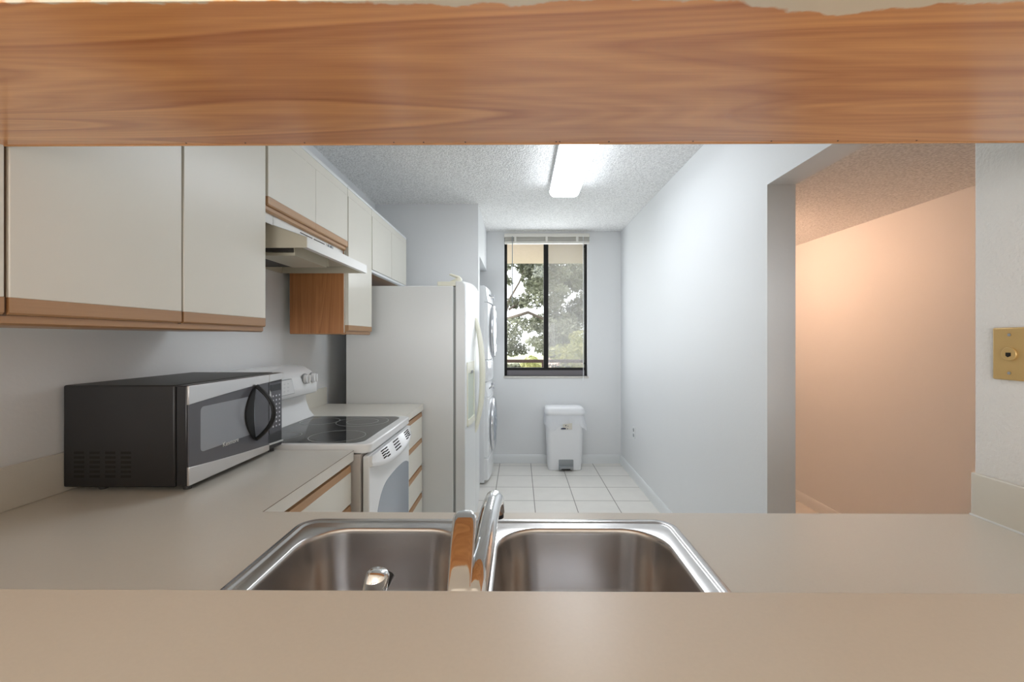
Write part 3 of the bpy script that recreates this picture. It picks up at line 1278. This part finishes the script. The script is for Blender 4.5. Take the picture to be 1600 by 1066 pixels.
cp = obj('control_panel', b, 'black_plastic', mw, bev=.003)
DY = 1.517 - MY0

def top_edge(y):
    u = (y - MY0) / (MY1 - MY0)
    return MZ1 - .002 - (.050 - .040 * u + .013 * u * u)

def bot_edge(y):
    u = (y - MY0) / (MY1 - MY0)
    return MZ0 + .004 + (.049 - .047 * u + .014 * u * u)

def band(y0, y1, f0, f1, x0, x1, n=16):
    bb = B()
    ys = [y0 + (y1 - y0) * i / n for i in range(n + 1)]
    poly = [(y, f0(y)) for y in ys] + [(y, f1(y)) for y in reversed(ys)]
    bb.prism(poly, 0, x0, x1)
    return bb

obj('top_band', band(MY0 + .001, 1.517, lambda y: MZ1 - .002, top_edge, -.8765, -.8705), 'micro_steel', door, bev=.001, label='brushed steel band')
obj('bottom_band', band(MY0 + .001, 1.517, bot_edge, lambda y: MZ0 + .004, -.8765, -.8705), 'micro_steel', door, bev=.001, label='brushed steel band')
obj('top_band', band(1.519, MY1, lambda y: MZ1 - .002, top_edge, -.8765, -.8705), 'micro_steel', cp, bev=.001, label='brushed steel band')
obj('bottom_band', band(1.519, MY1, lambda y: bot_edge(y) + .002, lambda y: bot_edge(y) - .004, -.8765, -.8705), 'micro_steel', cp, bev=.001, label='thin steel strip')
obj('front_panel', band(MY0 + .004, 1.515, top_edge, bot_edge, -.8765, -.8725), 'micro_glass', door, label='dark glossy door panel')
b = B()
b.prism(rrect(1.190, 1.436, 1.010, 1.134, .012, 5), 0, -.8728, -.8718)
obj('window_glass', b, 'micro_window', door, label='see-in window')
b = B()
b.prism([(1.215, 1.029), (1.430, 1.046), (1.436, 1.010), (1.215, 1.0125)], 0, -.8722, -.8717)
text_mesh('brand_lettering', 'Kenmore', .019, 'lettering', door, (-.8712, 1.315, 1.0085), (PI / 2, 0, PI / 2), .0004)
# bowed handle and the black crescent plate behind it
b = B()
outer = []
inn = []
for i in range(21):
    s = -1 + 2 * i / 20
    z = 1.077 + s * .090
    outer.append((1.432 - .050 * (1 - s * s), z))
    inn.append((1.437 - .013 * (1 - s * s), z))
b.prism(outer + inn[::-1][1:-1], 0, -.8728, -.866)
obj('handle_plate', b, 'handle_black', door, bev=.0015)
b = B()
P = []
for i in range(19):
    s = -1 + 2 * i / 18
    P.append((-.868 + .056 * (1 - s * s), 1.438 + .004 * (1 - s * s), 1.077 + .088 * s))
b.tube(P, .0062, n=12, sx=1.5, up=(1, 0, 0))
obj('handle', b, 'handle_black', door)
b = B()
b.box(-.8762, -.8745, 1.523, 1.602, .985, 1.165)
obj('control_face', b, 'micro_glass', cp)
b = B()
b.box(-.8745, -.8738, 1.530, 1.596, 1.135, 1.158)
obj('display', b, 'black_glass', cp)
b = B()
for j in range(8):
    for k in range(3):
        y = 1.541 + k * .020
        z = 1.112 - j * .0155
        b.box(-.8745, -.8738, y + .003, y + .0105, z + .002, z + .0075)
obj('key_legends', b, 'key_print', cp)
b = B()
arc = [(1.524 + .013 * math.cos(a) - .004, 1.115 + .04 * math.sin(a)) for a in [x * PI / 16 - PI / 4 for x in range(9)]]
b.prism([(1.5235, 1.085), (1.531, 1.095), (1.534, 1.115), (1.530, 1.134), (1.5235, 1.142)], 0, -.8745, -.8725)
obj('accent', b, 'micro_steel', cp)
for x in (-1.13, -.90):
    for y in (MY0 + .035, MY1 - .03):
        b = B()
        b.disc((x, y), .010, 2, CT, MZ0 + .002, 16)
        obj('foot', b, 'rubber_dark', mw)

# ------------------------------------------------------------------ electric range
RY0, RY1 = 1.612, 2.212
rg = thing('electric_range', (-.87, 1.912, 0), 'white electric range with black glass cooktop', 'stove')
b = B()
b.box(-1.19, -.587, RY0, RY1, .02, .893)
obj('body', b, 'range_side', rg, bev=.002)
b = B()
pl = [(-1.19, RY0), (-.585, RY0)]
for k in range(7):
    a = -PI / 2 + PI / 2 * k / 6
    pl.append((-.585 + .034 * math.cos(a) , RY0 + .034 + .034 * math.sin(a)))
for k in range(7):
    a = PI / 2 * k / 6
    pl.append((-.585 + .034 * math.cos(a), RY1 - .034 + .034 * math.sin(a)))
pl.append((-1.19, RY1))
b.prism(pl, 2, .896, .930)
obj('cooktop_frame', b, 'white_enamel', rg, bev=.005, seg=3)
b = B()
gl = [(-1.045, RY0 + .022), (-.640, RY0 + .022)]
for k in range(7):
    a = -PI / 2 + PI / 2 * k / 6
    gl.append((-.640 + .050 * math.cos(a), RY0 + .072 + .050 * math.sin(a)))
for k in range(7):
    a = PI / 2 * k / 6
    gl.append((-.640 + .050 * math.cos(a), RY1 - .072 + .050 * math.sin(a)))
gl += [(-.640, RY1 - .022), (-1.045, RY1 - .022)]
b.prism(gl, 2, .928, .9315)
cg = obj('glass_cooktop', b, 'black_glass', rg)
for x, y, rr in ((-.727, 1.745, .108), (-.737, 2.055, .118), (-.955, 1.75, .075), (-.940, 2.06, .088), (-.737, 2.055, .072)):
    b = B()
    b.annulus(x, y, rr, .0022, .9315, .9319)
    obj('burner_ring', b, 'burner_line', cg)
# backguard console
b = B()
prof = [(-1.19, .930), (-1.035, .930), (-1.062, .965), (-1.078, 1.010), (-1.080, 1.050), (-1.030, 1.052), (-1.022, 1.060), (-1.024, 1.095), (-1.032, 1.130), (-1.052, 1.160), (-1.085, 1.180), (-1.125, 1.190), (-1.19, 1.192)]
b.prism(prof, 1, RY0 + .002, RY1 - .002)
bg_ = obj('backguard', b, 'white_enamel', rg, bev=.006, seg=3, smooth=50, angle=55)
def knob(y, z, parent):
    bb = B()
    x = -1.031
    bb.disc((y, z), .0265, 0, x - .004, x + .004, 28)
    k = obj('knob', bb, 'grey_plastic', parent, bev=.001)
    bb = B()
    bb.disc((y, z), .0235, 0, x + .004, x + .020, 28, .021)
    bb.box(x + .020, x + .028, y - .005, y + .005, z - .02, z + .02)
    obj('knob_grip', bb, 'white_enamel', k, bev=.001)
for y in (1.655, 1.735, 2.093, 2.168):
    knob(y, 1.128, bg_)
b = B()
b.prism([(1.80, 1.072), (1.985, 1.072), (1.958, 1.142), (1.80, 1.142)], 0, -1.031, -1.0215)
dp = obj('display_panel', b, 'grey_plastic', bg_, bev=.002)
b = B()
b.prism([(1.805, 1.075), (1.980, 1.075), (1.955, 1.139), (1.805, 1.139)], 0, -1.0215, -1.021)
obj('display_face', b, 'white_enamel', dp)
b = B()
for j in range(3):
    for k in range(4):
        b.box(-1.021, -1.0206, 1.83 + k * .03, 1.842 + k * .03, 1.088 + j * .016, 1.093 + j * .016)
obj('display_keys', b, 'panel_grey', dp)
# oven door
b = B()
b.box(-.581, -.556, RY0 + .006, RY1 - .004, .150, .885)
od = obj('oven_door', b, 'white_enamel', rg, bev=.006, seg=3)
b = B()
ys = [1.690 + (2.190 - 1.690) * i / 24 for i in range(25)]
def archz(y):
    s = (y - 1.98) / .30
    return .735 - .03 * s * s - .14 * s ** 6
poly = [(y, archz(y)) for y in ys] + [(2.190, .26), (1.690, .26)]
b.prism(poly, 0, -.5565, -.5548)
obj('oven_window', b, 'oven_glass', od, label='grey arched oven window')
# handle: sloped vented shelf with a drooping lip
b = B()
n = 24
prof_rows = []
for i in range(n + 1):
    s = -1 + 2 * i / n
    y = (RY0 + RY1) / 2 + s * .288
    g = max(.0, 1 - s ** 4)
    bul = .010 + .024 * g
    dr = .022 + .032 * (1 - s * s)
    x0 = -.558
    prof_rows.append([(x0, y, .884), (x0 + .012, y, .884), (x0 + bul, y, .884 - dr), (x0 + bul + .004, y, .884 - dr - .008), (x0 + bul, y, .884 - dr - .018), (x0 + bul - .010, y, .884 - dr - .020), (x0, y, .884 - dr - .008)])
b.loops(prof_rows)
hd = obj('handle', b, 'white_enamel', od, smooth=50)
for gk in (1.715, 1.875, 2.055):
    b = B()
    for j in range(4):
        for k in range(2):
            y = gk + k * .042
            fr_ = .16 + j * .21
            s = (y + .017 - (RY0 + RY1) / 2) / .288
            g = max(0, 1 - s ** 4)
            bul = .010 + .024 * g
            dr = .022 + .032 * (1 - s * s)
            xa = -.5465 + (bul - .0115) * fr_
            za = .884 - dr * fr_
            b.box(xa - .0022, xa + .0022, y, y + .036, za - .0022, za + .0022)
    obj('vent_slots', b, 'dark_hole', od)
b = B()
b.box(-.581, -.558, RY0 + .006, RY1 - .004, .03, .140)
obj('storage_drawer', b, 'white_enamel', rg, bev=.005)

# ------------------------------------------------------------------ refrigerator (side by side)
FY0, FY1 = 2.745, 3.655
fg = thing('refrigerator', (-.72, 3.2, 0), 'white side by side refrigerator next to the laundry closet wall', 'refrigerator')
b = B()
b.box(-1.090, -.414, FY0, FY1, .02, 1.655)
obj('body', b, 'fridge_white', fg, bev=.004)
b = B()
b.box(-.414, -.400, FY0 + .006, FY1 - .006, .06, 1.65)
obj('gasket', b, 'gasket', fg)
b = B()
b.box(-.43, -.40, FY0 + .01, FY1 - .01, .0, .055)
obj('kick_grille', b, 'grey_plastic', fg)

def front_x(y):
    s = (y - 3.2) / .455
    return -.339 + .030 * (1 - s * s)

def top_z(y):
    s = (y - 3.2) / .455
    return 1.684 + .022 * (1 - s * s)

def fdoor(y0, y1):
    bb = B()
    n = 12
    rows = []
    for i in range(n + 1):
        y = y0 + (y1 - y0) * i / n
        x = front_x(y)
        rows.append([(-.400, y, .06), (x, y, .06), (x, y, top_z(y) - .02), (x - .014, y, top_z(y)), (-.400, y, top_z(y))])
    bb.loops(rows)
    return obj('door', bb, 'fridge_white', fg, bev=.005, seg=2, smooth=40)

d1 = fdoor(FY0, 3.135)
d2 = fdoor(3.141, FY1)
def fhandle(y, d, mat, x_out):
    bb = B()
    P, rr = [], []
    for i in range(21):
        s = -1 + 2 * i / 20
        P.append((front_x(y) - .004 + x_out * (1 - abs(s) ** 2.2), y, 1.065 + .405 * s))
        rr.append(.011 + .006 * (1 - s * s))
    bb.tube(P, rr, n=14, sx=1.1, up=(1, 0, 0))
    return obj('handle', bb, mat, d, smooth=60, label='long bowed handle')
fhandle(3.105, d1, 'fridge_plastic', .050)
fhandle(3.175, d2, 'fridge_plastic', .052)
b = B()
def dsp(y0, y1, z0, z1, off):
    ys = [y0 + (y1 - y0) * i / 6 for i in range(7)]
    rows = [[(front_x(y) - .004, y, z0), (front_x(y) + off, y, z0), (front_x(y) + off, y, z1), (front_x(y) - .004, y, z1)] for y in ys]
    b.loops(rows)
dsp(2.79, 3.02, 1.10, 1.17, .006)
dsp(2.79, 3.02, .76, .80, .010)
dsp(2.79, 2.803, .80, 1.10, .006)
dsp(3.007, 3.02, .80, 1.10, .006)
dp = obj('dispenser_frame', b, 'fridge_plastic', d1, bev=.001)
b = B()
dsp(2.803, 3.007, .80, 1.10, .0015)
obj('dispenser_recess', b, 'dispenser_shade', dp)
b = B()
b.box(front_x(2.9), front_x(2.9) + .016, 2.88, 2.93, 1.095, 1.112)
obj('dispenser_lever', b, 'grey_plastic', dp, bev=.002)
b = B()
b.box(-.515, -.37, FY0 + .004, FY0 + .07, 1.655, 1.683)
obj('hinge_cover', b, 'fridge_plastic', fg, bev=.004)
b = B()
b.prism([(-.440, 1.684), (-.372, 1.684), (-.362, 1.700), (-.372, 1.716), (-.432, 1.736), (-.446, 1.728), (-.395, 1.706)], 1, FY0 + .01, FY0 + .06)
obj('hinge_cap', b, 'fridge_plastic', fg, bev=.006, seg=3)
b = B()
b.disc((-.352, FY0 + .03), .012, 2, .0, .06, 14)
obj('levelling_foot', b, 'fridge_plastic', fg)

# ------------------------------------------------------------------ stacked washer and dryer in the closet
LY0, LY1 = 3.965, 4.635
LYC = (LY0 + LY1) / 2

def lfront(y):
    s = (y - LYC) / (LY1 - LY0) * 2
    return -.282 + .024 * (1 - s * s)


def laundry(name, z0, z1, door_z, label, panel_top, panel_low):
    t = thing(name, (-.62, LYC, z0), label, name)
    bb = B()
    bb.box(-1.0, -.315, LY0, LY1, z0 + (.012 if z0 < .1 else .001), z1)
    obj('body', bb, 'white_enamel', t, bev=.004)
    # curved front shell in three bands
    def shell(nm, za, zb, lean, mat):
        b2 = B()
        rows = []
        for i in range(15):
            y = LY0 + .002 + (LY1 - LY0 - .004) * i / 14
            x = lfront(y)
            rows.append([(-.318, y, za), (x, y, za), (x - lean, y, zb - .012), (x - lean - .012, y, zb), (-.318, y, zb)])
        b2.loops(rows)
        return obj(nm, b2, mat, t, bev=.004, seg=2, smooth=40)
    shell('control_panel', panel_top + .003, z1 - .001, .022, 'white_enamel')
    shell('front_panel', panel_low + .003, panel_top, .0, 'white_enamel')
    shell('kick_panel', z0 + .035 if z0 < .1 else z0 + .004, panel_low, .0, 'white_enamel')
    b2 = B()
    xr = lfront(LYC)
    b2.torus((xr + .006, LYC, door_z), .232, .028, 0, 48, 12, .8)
    d = obj('door_ring', b2, 'chrome_soft', t, smooth=80)
    b2 = B()
    rings = []
    for k in range(6):
        a = PI / 2 * k / 5.4
        rr = .208 * math.cos(a)
        rings.append([(xr + .006 + .036 * math.sin(a), LYC + rr * math.cos(2 * PI * i / 36), door_z + rr * math.sin(2 * PI * i / 36)) for i in range(36)])
    b2.loops(rings)
    obj('door_glass', b2, 'oven_glass', d, smooth=60)
    b2 = B()
    zk = (panel_top + z1) / 2
    b2.disc((LYC, zk), .030, 0, lfront(LYC) - .02, lfront(LYC) + .014, 24)
    obj('dial', b2, 'chrome_soft', t, bev=.002)
    for k in (-.20, -.12, .12, .20):
        b2 = B()
        b2.disc((LYC + k, zk), .008, 0, lfront(LYC + k) - .02, lfront(LYC + k) - .004, 12)
        obj('button', b2, 'grey_plastic', t)
    return t


tw = laundry('washer', 0, .928, .497, 'white front load washer at the bottom of the closet stack', .79, .235)
td = laundry('dryer', .930, 1.806, 1.398, 'white dryer stacked on top of the washer in the closet', 1.655, 1.128)

# ------------------------------------------------------------------ pedal bin with liner
tb = thing('trash_can', (.462, 4.50, 0), 'white plastic pedal bin on the tiles under the kitchen window', 'trash can')
TX = .4615
def bin_ring(hw, y0, y1, r, z, n=8):
    return [(p[0], p[1], z) for p in rrect(TX - hw, TX + hw, y0, y1, r, n)]
b = B()
rings = []
for s in range(9):
    z = .004 + .553 * s / 8
    q = s / 8
    rings.append(bin_ring(.168 + .024 * q, 4.388 - .016 * q, 4.600 + .012 * q, .045, z))
rings.insert(0, bin_ring(.160, 4.396, 4.592, .04, 0))
b.loops(rings, cap1=True)
obj('bucket', b, 'bin_white', tb, smooth=50)
b = B()
b.loops([bin_ring(.194, 4.368, 4.616, .05, .557), bin_ring(.200, 4.362, 4.622, .055, .562), bin_ring(.202, 4.360, 4.624, .056, .585),
         bin_ring(.199, 4.363, 4.621, .055, .592), bin_ring(.197, 4.366, 4.618, .055, .612), bin_ring(.185, 4.376, 4.606, .05, .628), bin_ring(.155, 4.40, 4.58, .04, .634)])
obj('lid', b, 'bin_white', tb, smooth=50)
b = B()
b.prism(rrect(.397, .545, .006, .112, .008, 4), 1, 4.384, 4.392)
pf = obj('pedal_recess', b, 'grey_plastic', tb)
b = B()
b.prism([(.400, .012), (.418, .012), (.424, .026), (.516, .026), (.522, .012), (.542, .012), (.542, .048), (.400, .048)], 1, 4.352, 4.386)
obj('pedal', b, 'grey_plastic', tb, bev=.003)
b = B()
b.box(.426, .514, 4.382, 4.3835, .007, .026)
obj('pedal_gap', b, 'dark_hole', tb)
b = B()
b.box(.438, .53, 4.3690, 4.3705, .418, .490)
stk = obj('sticker', b, 'sticker_paper', tb)
b = B()
b.prism([(.415, .419), (.468, .419), (.468, .432), (.440, .434), (.422, .430)], 1, 4.3686, 4.3700)
b.disc((.467, .455), .006, 1, 4.3686, 4.3700, 12)
b.disc((.489, .450), .004, 1, 4.3686, 4.3700, 12)
b.disc((.484, .424), .005, 1, 4.3686, 4.3700, 12)
obj('sticker_print', b, 'sticker_navy', stk)

b = B()
nb = 96
rings = []
def drop(u):       # wavy lower hem along the perimeter, u in 0..1
    return .105 + .035 * math.sin(2 * PI * 5 * u + .6) + .02 * math.sin(2 * PI * 11 * u)
corner_pts = [Vector(p) for p in rrect(TX - .192, TX + .192, 4.371, 4.613, .05, 8)]
base_pts = []
for i, p in enumerate(corner_pts):
    q = corner_pts[(i + 1) % len(corner_pts)]
    m_ = max(1, int((q - p).length / .007))
    base_pts += [p.lerp(q, k / m_) for k in range(m_)]
cxy = Vector((TX, 4.492))
for s in range(8):
    q = s / 7
    rr = []
    for i, p in enumerate(base_pts):
        v = Vector(p)
        d = (v - cxy).normalized()
        front = max(0, -(d.y)) if True else 0
        # hem: deep lobes at both front corners, lifted in the middle where the sticker shows
        xrel = (p[0] - TX) / .19
        hem = .085
        if p[1] < 4.45:
            hem = .086 + .068 * math.exp(-((xrel + .62) / .26) ** 2) + .065 * math.exp(-((xrel - .98) / .22) ** 2) - .012 * math.exp(-((xrel - .35) / .3) ** 2)
        off = .003 + .012 * q + .003 * q * math.sin(i * .9) + .004 * q * math.sin(i * .37)
        if p[1] < 4.45 and xrel > .8:
            off += .022 * q
        v2 = v + d * off
        rr.append((v2.x, v2.y, .556 - hem * q))
    rings.append(rr)
b.loops(rings, cap0=False, cap1=False)
tag(obj('trash_bag', b, 'bag_film', smooth=80), 'thin white bin liner folded out under the pedal bin lid', 'trash bag')

# ------------------------------------------------------------------ wall plates
t = thing('phone_jack', (XS - .004, .944, 1.232), 'brass colored phone jack plate on the textured wall above the counter', 'wall plate')
b = B()
b.prism([(.979, 1.2315), (.909, 1.2315), (.909, 1.345), (.979, 1.345)], 0, XS - .0065, XS)
pt = obj('plate', b, 'brass', t, bev=.003)
b = B()
b.disc((.944, 1.288), .0145, 0, XS - .010, XS - .0062, 28)
obj('socket', b, 'brass', t, bev=.001)
b = B()
b.prism([(.949, 1.284), (.945, 1.281), (.939, 1.284), (.939, 1.291), (.949, 1.291)], 0, XS - .0104, XS - .0098)
obj('socket_hole', b, 'dark_hole', t)
for z in (1.329, 1.247):
    b = B()
    b.disc((.944, z), .0032, 0, XS - .0085, XS - .0062, 12)
    obj('screw', b, 'chrome_soft', t)
t = thing('wall_outlet', (XR - .004, 4.12, .385), 'dark slotted power outlet low on the kitchen wall near the bin', 'wall plate')
b = B()
b.prism(rrect(4.085, 4.155, .385, .495, .006, 3), 0, XR - .006, XR)
obj('plate', b, 'trim_paint', t, bev=.002)
for z in (.415, .465):
    b = B()
    b.disc((4.12, z), .017, 0, XR - .0085, XR - .0058, 20)
    obj('socket', b, 'grey_plastic', t)
